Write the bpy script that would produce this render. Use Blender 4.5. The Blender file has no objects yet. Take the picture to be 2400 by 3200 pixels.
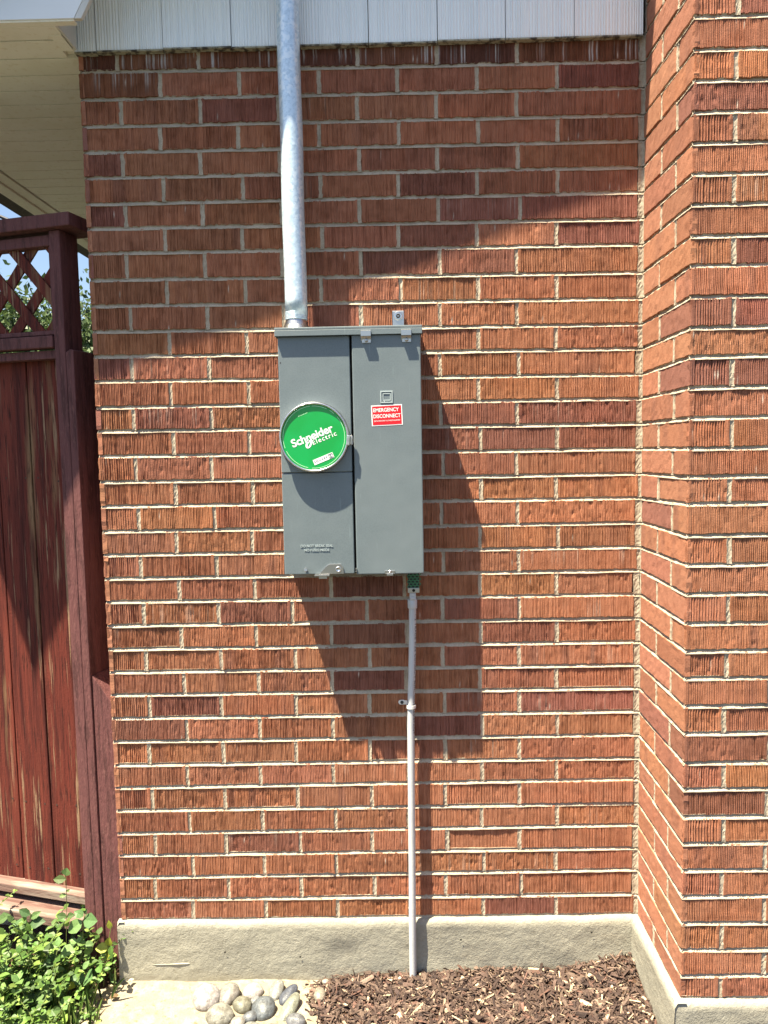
import bpy, math, random
import numpy as np
from mathutils import Vector, Matrix
random.seed(7); rng = np.random.default_rng(7)
R = math.radians
S = bpy.context.scene
COL = S.collection

# ------------------------------------------------------------------ camera
YAW, PIT, ROL = 0.0129500, -0.0836200, 0.0192200
def m3(a): return Matrix(a)
c, s = math.cos(YAW), math.sin(YAW); Rz = m3(((c, -s, 0), (s, c, 0), (0, 0, 1)))
c, s = math.cos(PIT), math.sin(PIT); Rx = m3(((1, 0, 0), (0, c, -s), (0, s, c)))
c, s = math.cos(ROL), math.sin(ROL); Ry = m3(((c, 0, s), (0, 1, 0), (-s, 0, c)))
RM = Rz @ Rx @ Ry
cam = bpy.data.cameras.new('camera'); camo = bpy.data.objects.new('camera', cam); COL.objects.link(camo)
right, fwd, up = RM.col[0], RM.col[1], RM.col[2]
mw = Matrix(((right[0], up[0], -fwd[0], 0.81388), (right[1], up[1], -fwd[1], -2.10425), (right[2], up[2], -fwd[2], 1.36303), (0, 0, 0, 1)))
camo.matrix_world = mw
cam.sensor_fit = 'HORIZONTAL'; cam.sensor_width = 24.0; cam.lens = 2383.25 / 2400 * 24.0
cam.clip_start = 0.02; cam.clip_end = 500
S.camera = camo

# ------------------------------------------------------------------ light
SUNV = Vector((-0.307, -0.223, 1.0)).normalized()      # towards the sun
EL = math.asin(SUNV.z); AZ = math.atan2(SUNV.x, SUNV.y)
W = bpy.data.worlds.new('World'); S.world = W; W.use_nodes = True
nt = W.node_tree; nt.nodes.clear()
sky = nt.nodes.new('ShaderNodeTexSky'); sky.sky_type = 'NISHITA'; sky.sun_disc = False
sky.sun_elevation = EL; sky.sun_rotation = AZ % (2 * math.pi); sky.air_density = 1.0; sky.dust_density = 1.6; sky.ozone_density = 1.0
bg = nt.nodes.new('ShaderNodeBackground'); bg.inputs[1].default_value = 0.055
wo = nt.nodes.new('ShaderNodeOutputWorld')
nt.links.new(sky.outputs[0], bg.inputs[0]); nt.links.new(bg.outputs[0], wo.inputs[0])
sl = bpy.data.lights.new('sun', 'SUN'); sl.energy = 5.0; sl.angle = R(0.55); sl.color = (1.0, 0.90, 0.68)
so = bpy.data.objects.new('sun', sl); COL.objects.link(so)
so.rotation_euler = (-SUNV).to_track_quat('-Z', 'Y').to_euler(); so.location = (-2, -2, 6)
S.view_settings.view_transform = 'Standard'; S.view_settings.look = 'None'
S.view_settings.exposure = 1.98; S.view_settings.gamma = 1.0

# ------------------------------------------------------------------ helpers
def tag(o, label=None, cat=None, group=None, kind=None):
    if label: o['label'] = label
    if cat: o['category'] = cat
    if group: o['group'] = group
    if kind: o['kind'] = kind
    return o
def empty(name, loc=(0, 0, 0), rz=0.0):
    o = bpy.data.objects.new(name, None); COL.objects.link(o); o.location = loc; o.rotation_euler = (0, 0, rz)
    o.empty_display_size = 0.05
    return o
def mesh(name, v, f, mat, parent=None, smooth=False, midx=None, color=None, bevel=0.0, inv=True):
    me = bpy.data.meshes.new(name)
    v = np.asarray(v, dtype=np.float32).reshape(-1, 3)
    if isinstance(f, np.ndarray):
        n, k = f.shape
        me.vertices.add(len(v)); me.vertices.foreach_set('co', v.ravel())
        me.loops.add(n * k); me.loops.foreach_set('vertex_index', f.astype(np.int32).ravel())
        me.polygons.add(n); me.polygons.foreach_set('loop_start', np.arange(0, n * k, k, dtype=np.int32))
        me.polygons.foreach_set('loop_total', np.full(n, k, dtype=np.int32))
        me.update(calc_edges=True)
    else:
        me.from_pydata([tuple(map(float, p)) for p in v], [], f)
    for m in (mat if isinstance(mat, (list, tuple)) else [mat]): me.materials.append(m)
    if midx is not None: me.polygons.foreach_set('material_index', np.asarray(midx, dtype=np.int32))
    me.polygons.foreach_set('use_smooth', [bool(smooth)] * len(me.polygons))
    if color is not None:
        a = me.color_attributes.new('tint', 'FLOAT_COLOR', 'POINT')
        a.data.foreach_set('color', np.asarray(color, dtype=np.float32).ravel())
    me.validate(); me.update()
    o = bpy.data.objects.new(name, me); COL.objects.link(o)
    if parent: o.parent = parent
    if bevel > 0:
        b = o.modifiers.new('bevel', 'BEVEL'); b.width = bevel; b.segments = 2; b.limit_method = 'ANGLE'; b.angle_limit = R(40)
    return o
class MB:
    """collects shapes into one mesh"""
    def __init__(s): s.v = []; s.f = []
    def add(s, v, f):
        b = len(s.v); s.v += [tuple(p) for p in v]; s.f += [tuple(i + b for i in q) for q in f]; return s
    def box(s, x0, x1, y0, y1, z0, z1, M=None):
        v = [Vector((x, y, z)) for x in (x0, x1) for y in (y0, y1) for z in (z0, z1)]
        if M is not None: v = [M @ p for p in v]
        return s.add(v, [(0, 1, 3, 2), (4, 6, 7, 5), (0, 4, 5, 1), (2, 3, 7, 6), (0, 2, 6, 4), (1, 5, 7, 3)])
    def prism(s, pts, a, b, axis='y'):
        n = len(pts)
        def P(p, t):
            if axis == 'y': return (p[0], t, p[1])
            if axis == 'x': return (t, p[0], p[1])
            return (p[0], p[1], t)
        v = [P(p, a) for p in pts] + [P(p, b) for p in pts]
        f = [tuple(range(n))[::-1], tuple(range(n, 2 * n))] + [(i, (i + 1) % n, n + (i + 1) % n, n + i) for i in range(n)]
        return s.add(v, f)
    def tube(s, path, r, n=20, caps=True):
        path = [Vector(p) for p in path]; rr = r if isinstance(r, (list, tuple)) else [r] * len(path)
        b = len(s.v); rings = []
        for i, p in enumerate(path):
            d = (path[min(i + 1, len(path) - 1)] - path[max(i - 1, 0)]).normalized()
            a = d.cross(Vector((0, 1, 0)));
            if a.length < 1e-3: a = d.cross(Vector((1, 0, 0)))
            a.normalize(); e = d.cross(a)
            s.v += [tuple(p + rr[i] * (math.cos(2 * math.pi * k / n) * a + math.sin(2 * math.pi * k / n) * e)) for k in range(n)]
        for i in range(len(path) - 1):
            for k in range(n):
                s.f.append((b + i * n + k, b + i * n + (k + 1) % n, b + (i + 1) * n + (k + 1) % n, b + (i + 1) * n + k))
        if caps:
            s.f.append(tuple(b + k for k in range(n))[::-1]); s.f.append(tuple(b + (len(path) - 1) * n + k for k in range(n)))
        return s
    def lathe(s, prof, cx, y0, cz, n=72):
        """profile of (radius, y) revolved about a y axis through (cx, cz)"""
        b = len(s.v); m = len(prof)
        for r, y in prof:
            s.v += [(cx + r * math.cos(2 * math.pi * k / n), y0 + y, cz + r * math.sin(2 * math.pi * k / n)) for k in range(n)]
        for i in range(m - 1):
            for k in range(n):
                s.f.append((b + i * n + k, b + i * n + (k + 1) % n, b + (i + 1) * n + (k + 1) % n, b + (i + 1) * n + k))
        if prof[-1][0] < 1e-6: pass
        return s
    def disc(s, r, cx, y, cz, n=64):
        b = len(s.v); s.v += [(cx + r * math.cos(2 * math.pi * k / n), y, cz + r * math.sin(2 * math.pi * k / n)) for k in range(n)]
        s.f.append(tuple(b + k for k in range(n))); return s
    def build(s, name, mat, parent=None, **k): return mesh(name, s.v, s.f, mat, parent, **k)

def mat(name, base=(0.5, 0.5, 0.5), rough=0.6, metal=0.0, tint=False, bump=(), var=None, spec=0.5, trans=0.0, coat=0.0):
    """principled material; var = list of (scale3, detail, colour, lo, hi) noise overlays; bump = list of (scale3, detail, distance)"""
    m = bpy.data.materials.new(name); m.use_nodes = True; t = m.node_tree; N = t.nodes; L = t.links
    b = N['Principled BSDF']; b.inputs['Roughness'].default_value = rough; b.inputs['Metallic'].default_value = metal
    b.inputs['Specular IOR Level'].default_value = spec
    if coat: b.inputs['Coat Weight'].default_value = coat; b.inputs['Coat Roughness'].default_value = 0.15
    tc = N.new('ShaderNodeTexCoord')
    def noise(sc, det, seed=0.0, rough_=0.6):
        mp = N.new('ShaderNodeMapping'); mp.inputs['Scale'].default_value = sc; mp.inputs['Location'].default_value = (seed, seed * .7, seed * 1.3)
        L.new(tc.outputs['Object'], mp.inputs['Vector']); n = N.new('ShaderNodeTexNoise'); n.inputs['Scale'].default_value = 1.0
        n.inputs['Detail'].default_value = det; n.inputs['Roughness'].default_value = rough_
        L.new(mp.outputs[0], n.inputs['Vector']); return n.outputs['Fac']
    if tint:
        at = N.new('ShaderNodeAttribute'); at.attribute_name = 'tint'; cur = at.outputs['Color']
    else:
        rgb = N.new('ShaderNodeRGB'); rgb.outputs[0].default_value = (*base, 1); cur = rgb.outputs[0]
    for i, (sc, det, colr, lo, hi) in enumerate(var or []):
        n = noise(sc, det, 3.1 * i + 1)
        mr = N.new('ShaderNodeMapRange'); mr.inputs['From Min'].default_value = lo; mr.inputs['From Max'].default_value = hi
        L.new(n, mr.inputs['Value'])
        mx = N.new('ShaderNodeMix'); mx.data_type = 'RGBA'; mx.blend_type = 'MIX'
        if len(colr) == 4: mx.blend_type = 'MULTIPLY'
        L.new(mr.outputs[0], mx.inputs['Factor']); L.new(cur, mx.inputs['A']); mx.inputs['B'].default_value = (*colr[:3], 1)
        cur = mx.outputs['Result']
    L.new(cur, b.inputs['Base Color'])
    prev = None
    for i, (sc, det, dist) in enumerate(bump):
        n = noise(sc, det, 7.7 * i + 5, .65)
        bp = N.new('ShaderNodeBump'); bp.inputs['Distance'].default_value = dist; bp.inputs['Strength'].default_value = 1.0
        L.new(n, bp.inputs['Height'])
        if prev: L.new(prev, bp.inputs['Normal'])
        prev = bp.outputs[0]
    if prev: L.new(prev, b.inputs['Normal'])
    if trans:
        tr = N.new('ShaderNodeBsdfTranslucent'); L.new(cur, tr.inputs[0]); ms = N.new('ShaderNodeMixShader'); ms.inputs[0].default_value = trans
        L.new(b.outputs[0], ms.inputs[1]); L.new(tr.outputs[0], ms.inputs[2]); L.new(ms.outputs[0], N['Material Output'].inputs[0])
    return m
U = lambda k: (k, k, k)
M = {}
M['brick'] = mat('brick', tint=True, rough=0.95, spec=0.2,
                 var=[(U(30), 4, (0.62, 0.55, 0.5, 1), .45, .8), (U(6), 3, (1.25, 1.1, 1.0, 1), .5, .85), ((300, 300, 14), 3, (0.66, 0.56, 0.5, 1), .5, .72)],
                 bump=[(U(330), 4, 0.0010)])
M['brick_smooth'] = mat('brick_smooth', tint=True, rough=0.95, spec=0.2,
                 var=[(U(40), 4, (0.7, 0.62, 0.58, 1), .5, .8), (U(350), 3, (0.72, 0.62, 0.55, 1), .55, .7)], bump=[(U(260), 4, 0.0006)])
M['mortar'] = mat('mortar', (0.44, 0.375, 0.295), 0.95, spec=0.15, var=[(U(25), 4, (0.72, .72, .7, 1), .45, .75), (U(300), 3, (.8, .78, .75, 1), .45, .7)],
                  bump=[(U(420), 4, 0.0007)])
M['concrete'] = mat('concrete', (0.315, 0.30, 0.25), 0.95, spec=0.15,
                    var=[(U(4), 4, (0.275, 0.26, 0.215), .45, .75), (U(90), 4, (0.25, .235, .19), .5, .75), (U(2.4), 2, (0.35, .335, .28), .5, .8), ((3, 3, 14), 3, (.26, .235, .19), .60, .75)],
                    bump=[(U(60), 5, 0.0030), (U(230), 4, 0.0014)])
M['siding'] = mat('painted_shingle', (0.86, 0.90, 0.93), 0.5, var=[((160, 60, 3), 3, (0.76, 0.80, 0.84), .5, .8), ((4, 4, 1), 3, (0.87, .88, .87), .5, .8)], bump=[((200, 200, 10), 3, .0006)])
M['dirty_edge'] = mat('weathered_shingle_edge', (0.34, 0.32, 0.24), 0.9, var=[(U(60), 4, (0.06, .05, .04), .45, .6)])
M['soffit'] = mat('cream_soffit_paint', (0.88, 0.87, 0.80), 0.55, var=[(U(5), 4, (0.82, 0.80, 0.70), .4, .7), (U(60), 3, (.78, .75, .64), .55, .7)], bump=[(U(30), 3, .0008)])
M['trim'] = mat('pale_trim_paint', (0.66, 0.65, 0.62), 0.5, var=[(U(12), 3, (0.58, .57, .53), .45, .7)])
M['white_trim'] = mat('white_fascia_paint', (0.80, 0.82, 0.84), 0.35, var=[(U(3), 2, (0.74, .77, .80), .4, .7)])
M['roof'] = mat('roof_shingle', (0.09, 0.085, 0.08), 0.95, var=[(U(60), 3, (.14, .13, .12), .5, .7)])
M['black'] = mat('shadow_gap_black', (0.008, 0.008, 0.008), 0.9)
M['galv'] = mat('galvanised_steel', (0.62, 0.74, 0.84), 0.34, 0.35, var=[(U(110), 3, (0.50, 0.62, 0.72), .46, .6), (U(60), 2, (.74, .82, .88), .52, .6), ((60, 60, 20), 4, (0.30, .31, .33), .70, .76)], bump=[(U(60), 3, .0008)])
M['zinc'] = mat('zinc_plated_steel', (0.50, 0.50, 0.50), 0.32, 1.0, var=[(U(200), 3, (.5, .5, .5), .5, .7)])
M['bright'] = mat('bright_zinc_strap', (0.80, 0.80, 0.78), 0.4, 0.25)
M['steel'] = mat('stainless_ring', (0.74, 0.74, 0.74), 0.26, 1.0, var=[(U(40), 3, (.6, .6, .6), .45, .6)])
M['grey_highlight'] = mat('highlight_grey_enamel', (0.36, 0.42, 0.44), 0.4)  # highlights of the raised lettering and emblem, put into a paler enamel
M['grey'] = mat('grey_enamel', (0.145, 0.178, 0.196), 0.42, var=[(U(300), 3, (0.128, 0.16, 0.178), .45, .6), (U(5), 3, (0.160, 0.192, 0.21), .45, .7), ((140, 140, 9), 3, (0.19, .235, .25), .66, .75)], bump=[(U(700), 2, .00012), (U(9), 2, .0012)])
M['green'] = mat('green_label', (0.0, 0.30, 0.05), 0.35, var=[(U(8), 2, (0.0, 0.34, .07), .45, .6)], coat=.3)
M['white'] = mat('white_print', (0.85, 0.85, 0.85), 0.5)
M['ink'] = mat('dark_ink', (0.03, 0.03, 0.035), 0.6)
M['red'] = mat('red_label', (0.62, 0.008, 0.018), 0.4)
M['label_green'] = mat('pale_green_print', (0.45, 0.80, 0.50), 0.5)
M['greenmetal'] = mat('green_bonding_metal', (0.05, 0.17, 0.09), 0.45, 0.3, var=[(U(200), 3, (.08, .22, .13), .45, .6)])
M['pvc'] = mat('grey_conduit', (0.50, 0.51, 0.53), 0.45, var=[((120, 120, 8), 3, (0.42, .43, .45), .5, .7)], bump=[(U(90), 2, .0003)])
M['stain'] = mat('red_stained_board', (0.125, 0.024, 0.016), 0.8, spec=.25,
                 var=[((55, 55, 2.2), 5, (0.055, 0.010, 0.008), .45, .62), ((90, 90, 2.5), 5, (0.27, 0.17, 0.105), .585, .64), ((28, 28, 1.5), 4, (0.165, 0.035, 0.022), .52, .7), ((9, 9, .8), 4, (0.22, 0.13, 0.07), .58, .66), ((240, 240, 12), 4, (.035, .008, .006), .56, .64)],
                 bump=[((150, 150, 9), 5, .0034), (U(180), 4, .0012)])
M['stain_post'] = mat('red_stained_post', (0.125, 0.046, 0.046), 0.8, spec=.35,
                 var=[((60, 60, 6), 4, (0.07, 0.025, 0.025), .48, .62), ((160, 160, 40), 3, (0.15, 0.062, 0.058), .55, .7)],
                 bump=[((170, 170, 42), 3, .0028), ((60, 60, 4), 4, .0022)])
M['stain_worn'] = mat('sun_bleached_sill', (0.17, 0.105, 0.085), 0.85, var=[((4, 40, 60), 4, (0.10, 0.045, 0.035), .5, .62), ((5, 30, 30), 4, (0.30, .25, .205), .5, .68)], bump=[((20, 120, 120), 4, .002)])
M['ground'] = mat('sandy_ground', (0.27, 0.232, 0.168), 0.95, spec=.15, var=[(U(25), 4, (0.33, 0.30, 0.24), .45, .65), (U(60), 5, (0.20, 0.14, 0.085), .56, .70), (U(200), 3, (.35, .28, .19), .62, .7)], bump=[(U(60), 5, .006), (U(350), 3, .0015)])
M['soil'] = mat('mulch_soil', (0.055, 0.032, 0.022), 0.95, spec=.1, var=[(U(90), 4, (.10, .06, .04), .5, .7)], bump=[(U(120), 5, .006)])
M['chip'] = mat('mulch_chip', tint=True, rough=.85, spec=.2, var=[((300, 300, 300), 3, (.55, .5, .45, 1), .45, .7)], bump=[(U(500), 3, .0006)])
M['stone'] = mat('river_stone', tint=True, rough=.45, spec=.45, var=[(U(60), 5, (0.62, .60, .57, 1), .42, .6), (U(190), 4, (1.7, 1.65, 1.55, 1), .56, .66), (U(260), 2, (.55, .55, .55, 1), .58, .68)], bump=[(U(160), 4, .0008), (U(35), 3, .003)])
M['leaf'] = mat('leaf', tint=True, rough=.48, spec=.35, trans=.28, var=[(U(220), 2, (.75, .8, .7, 1), .45, .7)])
M['stem'] = mat('green_stem', (0.16, 0.22, 0.06), 0.6, trans=.1)
M['bark'] = mat('bark', (0.09, 0.07, 0.05), 0.95, var=[((40, 40, 8), 4, (.05, .04, .03), .45, .6)], bump=[((60, 60, 12), 4, .006)])
M['tleaf'] = mat('tree_leaf', tint=True, rough=.5, spec=.4, trans=.3)
M['grass'] = mat('lawn', (0.030, 0.034, 0.024), .95, var=[(U(9), 4, (.04, .04, .03), .45, .7)], bump=[(U(80), 3, .02)])
M['rust'] = mat('rusty_nail', (0.05, 0.028, 0.02), .8)
M['cable'] = mat('black_cable', (0.012, 0.014, 0.03), .6)

# ------------------------------------------------------------------ brickwork
ZL = [7, 70, 137, 204, 270, 338, 407, 473, 543, 611, 679, 745, 811, 879, 947, 1013, 1080, 1146, 1216, 1284, 1355, 1424, 1489, 1560, 1627, 1694, 1763, 1832, 1903, 1967, 2032, 2100, 2166, 2233, 2302, 2372]
ZR = [9, 69, 143, 208, 277, 341, 412, 474, 542, 610, 677, 744, 810, 877, 944, 1012, 1077, 1145, 1213, 1280, 1348, 1417, 1485, 1550, 1619, 1684, 1752, 1821, 1894, 1961, 2030, 2095, 2162, 2228, 2297, 2363]
ZF = [5, 63, 129, 198, 266, 332, 400, 466, 535, 600, 672, 739, 806, 872, 938, 1008, 1077, 1146, 1220, 1283, 1348, 1418, 1487, 1557, 1622, 1691, 1760, 1825, 1894, 1960, 2027, 2093, 2160, 2226, 2296]
CH = 0.0676
def tab(T, k): return T[k] / 1000 if k < len(T) else T[-1] / 1000 + CH * (k - len(T) + 1)
WX, DD, MOD = 1.494, 0.334, 0.2105
def z_main(k, s): t = s / WX; return tab(ZL, k) * (1 - t) + tab(ZR, k) * t
def z_ret(k, s): t = s / DD; return tab(ZF, k) * (1 - t) + tab(ZR, k) * t      # s from the outer corner inwards
def z_front(k, s): return np.asarray(tab(ZF, k)) + 0 * s
def z_side(k, s): return np.asarray(tab(ZL, k)) + 0 * s

def smooth1(n, k, amp):
    a = rng.normal(size=n + 2 * k); ker = np.hanning(2 * k + 1); ker /= ker.sum()
    b = np.convolve(a, ker, 'same')[k:k + n]; return amp * b / (b.std() + 1e-9)

def brick_tint(dark=None, warm=0.0):
    r = rng.random()
    if dark is None: dark = r < .10
    base = np.array([0.325, 0.137, 0.082]) * rng.uniform(.88, 1.10)
    if dark: base = np.array([0.235, 0.096, 0.070]) * rng.uniform(.88, 1.1)
    elif r > .88: base = np.array([0.355, 0.152, 0.086]) * rng.uniform(.92, 1.05)
    base = base * np.array([1, rng.uniform(.96, 1.06), rng.uniform(.94, 1.08)])
    if warm: base = base * np.array([1.12, 1.16, 1.22])
    return base

class Wall:
    def __init__(s, O, D, Nn): s.O = np.array(O, float); s.D = np.array(D, float); s.N = np.array(Nn, float); s.V = []; s.F = []; s.C = []; s.MI = []; s.nv = 0
    def put(s, ss, zz, dd, col, mi):
        """grid: ss, zz, dd arrays (rows, cols); dd = outwards distance"""
        r, c_ = ss.shape
        P = s.O[None, None] + ss[..., None] * s.D + dd[..., None] * s.N; P[..., 2] += zz
        s.V.append(P.reshape(-1, 3)); idx = np.arange(r * c_).reshape(r, c_) + s.nv
        f = np.stack([idx[:-1, :-1], idx[:-1, 1:], idx[1:, 1:], idx[1:, :-1]], -1).reshape(-1, 4)
        cr = np.cross(s.D, [0, 0, 1])
        if np.dot(cr, s.N) < 0: f = f[:, ::-1]
        s.F.append(f); s.MI.append(np.full(len(f), mi)); cc = np.ones((r, c_, 4)); cc[..., :3] = np.asarray(col, float) if np.ndim(col) == 3 else np.asarray(col, float)[None, None]
        s.C.append(cc.reshape(-1, 4)); s.nv += r * c_
    def brick(s, s0, s1, k, zf, grooved=True, header=False, dark=None, step=0.00115, bloom=0.0, base=None):
        w = s1 - s0; j = .0046
        if grooved: n = max(8, int(w / step)); u = np.linspace(0, 1, n)
        else: n = max(6, int(w / .012)); u = np.linspace(0, 1, n)
        u = np.concatenate([[0], [0.0], u[1:-1], [1.0], [1]])
        vr = np.array([0, 0, .02, .2, .4, .6, .8, .98, 1, 1]); nr = len(vr); nc = len(u)
        sx = s0 + u * w
        zb = zf(k, sx) + j; zt = zf(k + 1, sx) - j
        eb = smooth1(nc, 6 if grooved else 1, .0007); et = smooth1(nc, 6 if grooved else 1, .0007)
        if rng.random() < .15: et += np.linspace(-1, 1, nc) * rng.uniform(-.0009, .0009)
        zz = (zb + eb)[None] * (1 - vr[:, None]) + (zt + et)[None] * vr[:, None]
        ss = np.tile(sx, (nr, 1)) + (rng.normal(size=(nr, 1)) * .0003)
        e0, e1 = smooth1(nr, 1, .0006), smooth1(nr, 1, .0006)
        fade = np.clip(1 - u / .03, 0, 1)[None]; fade1 = np.clip(1 - (1 - u) / .03, 0, 1)[None]
        ss = ss + fade * e0[:, None] + fade1 * e1[:, None]
        dd = np.zeros((nr, nc)) + rng.normal() * .0008 + np.linspace(-1, 1, nc)[None] * rng.normal() * .0006
        if grooved:
            sp = (0.0060 if header else 0.0041) * rng.uniform(.92, 1.1)
            amp0 = rng.uniform(.75, 1.35) * (1.4 if header else 1.0)
            edges = np.cumsum(rng.uniform(.82, 1.2, int(w / sp) + 40) * sp) - .01
            amps = rng.uniform(.3, 1.0, len(edges)) ** 0.8 * .0029 * amp0
            rough = rng.random() ** 1.8
            shared = smooth1(nc, 30, .0003); lean = rng.normal() * .0003
            for r in range(nr):
                x = u * w + shared + lean * (vr[r] - .5) + smooth1(nc, 12, .00006 * (1 + 3 * rough))
                i = np.clip(np.searchsorted(edges, x) - 1, 0, len(edges) - 2)
                ph = (x - edges[i]) / (edges[i + 1] - edges[i])
                g = amps[i] * (1 - np.abs(2 * ph - 1) ** 1.2)
                g = g * np.clip(1 + .16 * smooth1(nc, 3, 1), .1, 1.8) + np.abs(smooth1(nc, 2, .0003 * (.2 + rough)))
                em = (np.clip((u * w - .006) / .004, 0, 1) * np.clip(((1 - u) * w - .006) / .004, 0, 1))
                dd[r] -= g * em
            npit = int(rng.poisson(40 * rough * w / .2))
            for _ in range(npit):
                cx, cv = rng.random(), rng.random(); rx = rng.uniform(.002, .006) / w; rv = rng.uniform(.05, .14)
                dd -= np.exp(-((u[None] - cx) / rx) ** 2 - ((vr[:, None] - cv) / rv) ** 2) * rng.uniform(.0005, .002)
        else:
            dd += rng.normal(size=dd.shape) * .00025
        dd[1] -= .0008; dd[-2] -= .0008; dd[:, 1] -= .0010; dd[:, -2] -= .0010
        dd[0] = -.013; dd[-1] = -.013; dd[:, 0] = -.013; dd[:, -1] = -.013
        base = brick_tint(dark, 0 if grooved else 1) if base is None else np.array(base); colr = np.tile(base, (nr, nc, 1))
        k1 = max(2, nc // 9)
        dk_ = np.clip(smooth1(nc, k1, .5) - .15, 0, .7)[None, :, None] * np.linspace(rng.uniform(.3, 1), rng.uniform(.3, 1), nr)[:, None, None] * rng.random()
        colr = colr * (1 - dk_) + np.array([.19, .085, .065]) * dk_
        if grooved:
            colr = colr * (1 + .07 * rng.normal(size=(1, nc, 1)))
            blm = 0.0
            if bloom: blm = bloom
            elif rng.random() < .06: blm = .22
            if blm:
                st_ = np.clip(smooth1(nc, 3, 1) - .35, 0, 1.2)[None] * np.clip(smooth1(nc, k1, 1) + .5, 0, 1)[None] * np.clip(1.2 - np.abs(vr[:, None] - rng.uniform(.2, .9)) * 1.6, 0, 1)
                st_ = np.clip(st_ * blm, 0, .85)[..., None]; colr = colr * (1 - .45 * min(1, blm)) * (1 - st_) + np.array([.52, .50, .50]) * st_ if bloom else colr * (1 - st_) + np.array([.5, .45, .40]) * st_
            for _ in range(int(rng.poisson(.35))):
                cx, cv = rng.random(), rng.random(); m_ = np.exp(-((u[None] - cx) * w / .0013) ** 2 - ((vr[:, None] - cv) / .09) ** 2)[..., None]; colr = colr * (1 - m_) + np.array([.6, .55, .48]) * m_
        s.put(ss, zz, dd, np.clip(colr, .01, .9), 0 if grooved else 1)
    def bed(s, s0, s1, k, zf, dirty=False):
        n = max(4, int((s1 - s0) / .004)); x = np.linspace(s0, s1, n)
        prof = [(-.5, -.012), (-.5, -.0001), (-.36, -.0009), (-.10, -.0038), (.16, -.0054), (.34, -.0052), (.5, -.0022), (.5, -.012)]
        z0 = zf(k, x); hw = .0112 / 2 * 1.12 * (1 + smooth1(n, 5, .04)) ; dj = smooth1(n, 6, .0006); zj = smooth1(n, 20, .0003); nj = smooth1(n, 1, .0003)
        ss = np.tile(x, (len(prof), 1)); zz = np.stack([z0 + 2 * p[0] * hw + zj for p in prof]); dd = np.stack([np.minimum(p[1] + (dj + nj) * (1 if -.5 < p[0] < .5 else .5), .0008) for p in prof])
        s.put(ss, zz, dd, [.5, .5, .5], 2)
    def head(s, sc, k, zf, wid=.0095, flat=.0026):
        n = 12; v = np.linspace(-.04, 1.04, n); a = float(np.asarray(zf(k, np.array([sc])))[0]); b = float(np.asarray(zf(k + 1, np.array([sc])))[0])
        z = a + .004 + v * (b - a - .008)
        off = smooth1(n, 2, .0006); prof = [(-.62, -.012), (-.60, -.0006), (-.3, -flat * .75), (0, -flat), (.3, -flat * .75), (.60, -.0006), (.62, -.012)]
        ss = np.stack([sc + off + p[0] * wid for p in prof], 1); dd = np.stack([np.full(n, p[1]) + (rng.normal(size=n) * .0004) for p in prof], 1)
        zz = np.tile(z[:, None], (1, len(prof)))
        s.put(ss, zz, dd, [.5, .5, .5], 2)
    def build(s, name, parent):
        return mesh(name, np.concatenate(s.V), np.concatenate(s.F), [M['brick'], M['brick_smooth'], M['mortar']], parent, midx=np.concatenate(s.MI), color=np.concatenate(s.C))

DARKS = {(19, 'F'), (20, 'f')}
house = empty('brick_house', (0.75, 0, -0.2))
tag(house, 'red brick house corner with grooved bricks, pale shingle gable and cream soffit', 'house')
bpy.context.view_layer.update()
def H(o):        # parent keeping world coordinates
    o.parent = house; o.matrix_parent_inverse = Matrix.Translation((-0.75, 0, 0.2)); return o

w = Wall((0, 0, 0), (1, 0, 0), (0, -1, 0)); g = .0050
for k in range(36):
    if k % 2 == 0: js = [MOD * i for i in range(1, 8)]
    else: js = [.1055 + MOD * i for i in range(0, 7)]
    js = [j + rng.normal() * .0022 for j in js]
    if k % 2 == 0: js[-1] = 1.4855 + rng.normal() * .0035
    else: js = js[:-1] + [1.4865 + rng.normal() * .0035]
    prev = 0.0
    for i, j in enumerate(js):
        s0 = prev + (g if i else 0); s1 = j - g
        if s1 - s0 < .01: continue
        dk = None
        if k in (20, 21) and i >= 5: dk = True
        if k in (27, 29, 35) : dk = rng.random() < .4
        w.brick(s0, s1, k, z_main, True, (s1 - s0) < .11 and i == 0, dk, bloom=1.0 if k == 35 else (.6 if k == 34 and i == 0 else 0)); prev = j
        if i < len(js) - 1: w.head(j, k, z_main)
    # corner mortar, thick and uneven
    w.head((js[-1] + 1.494) / 2 - .001, k, z_main, wid=.013, flat=.0022)
for k in range(0, 37): w.bed(0.0005, 1.4935, k, z_main)
H(w.build('main_brick_wall', None))

CORN = [brick_tint(True if k in (22, 24, 9) else None) for k in range(47)]; CORN2 = [brick_tint() for k in range(36)]
w = Wall((WX, -DD, 0), (0, 1, 0), (-1, 0, 0))
for k in range(47):
    js = [.1995, .334] if k % 2 == 0 else [.0975, .334]
    js = [j + rng.normal() * .0018 for j in js]; prev = 0
    for i, j in enumerate(js):
        w.brick(prev + (g if i else .0016), j - g, k, z_ret, False, base=(CORN[k] * [1.08, 1.12, 1.15] if i == 0 else None)); prev = j
        if i == 0: w.head(j, k, z_ret)
    w.head(.331, k, z_ret, wid=.008, flat=.002)
for k in range(0, 48): w.bed(0.0005, DD, k, z_ret)
H(w.build('return_brick_wall', None))

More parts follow.
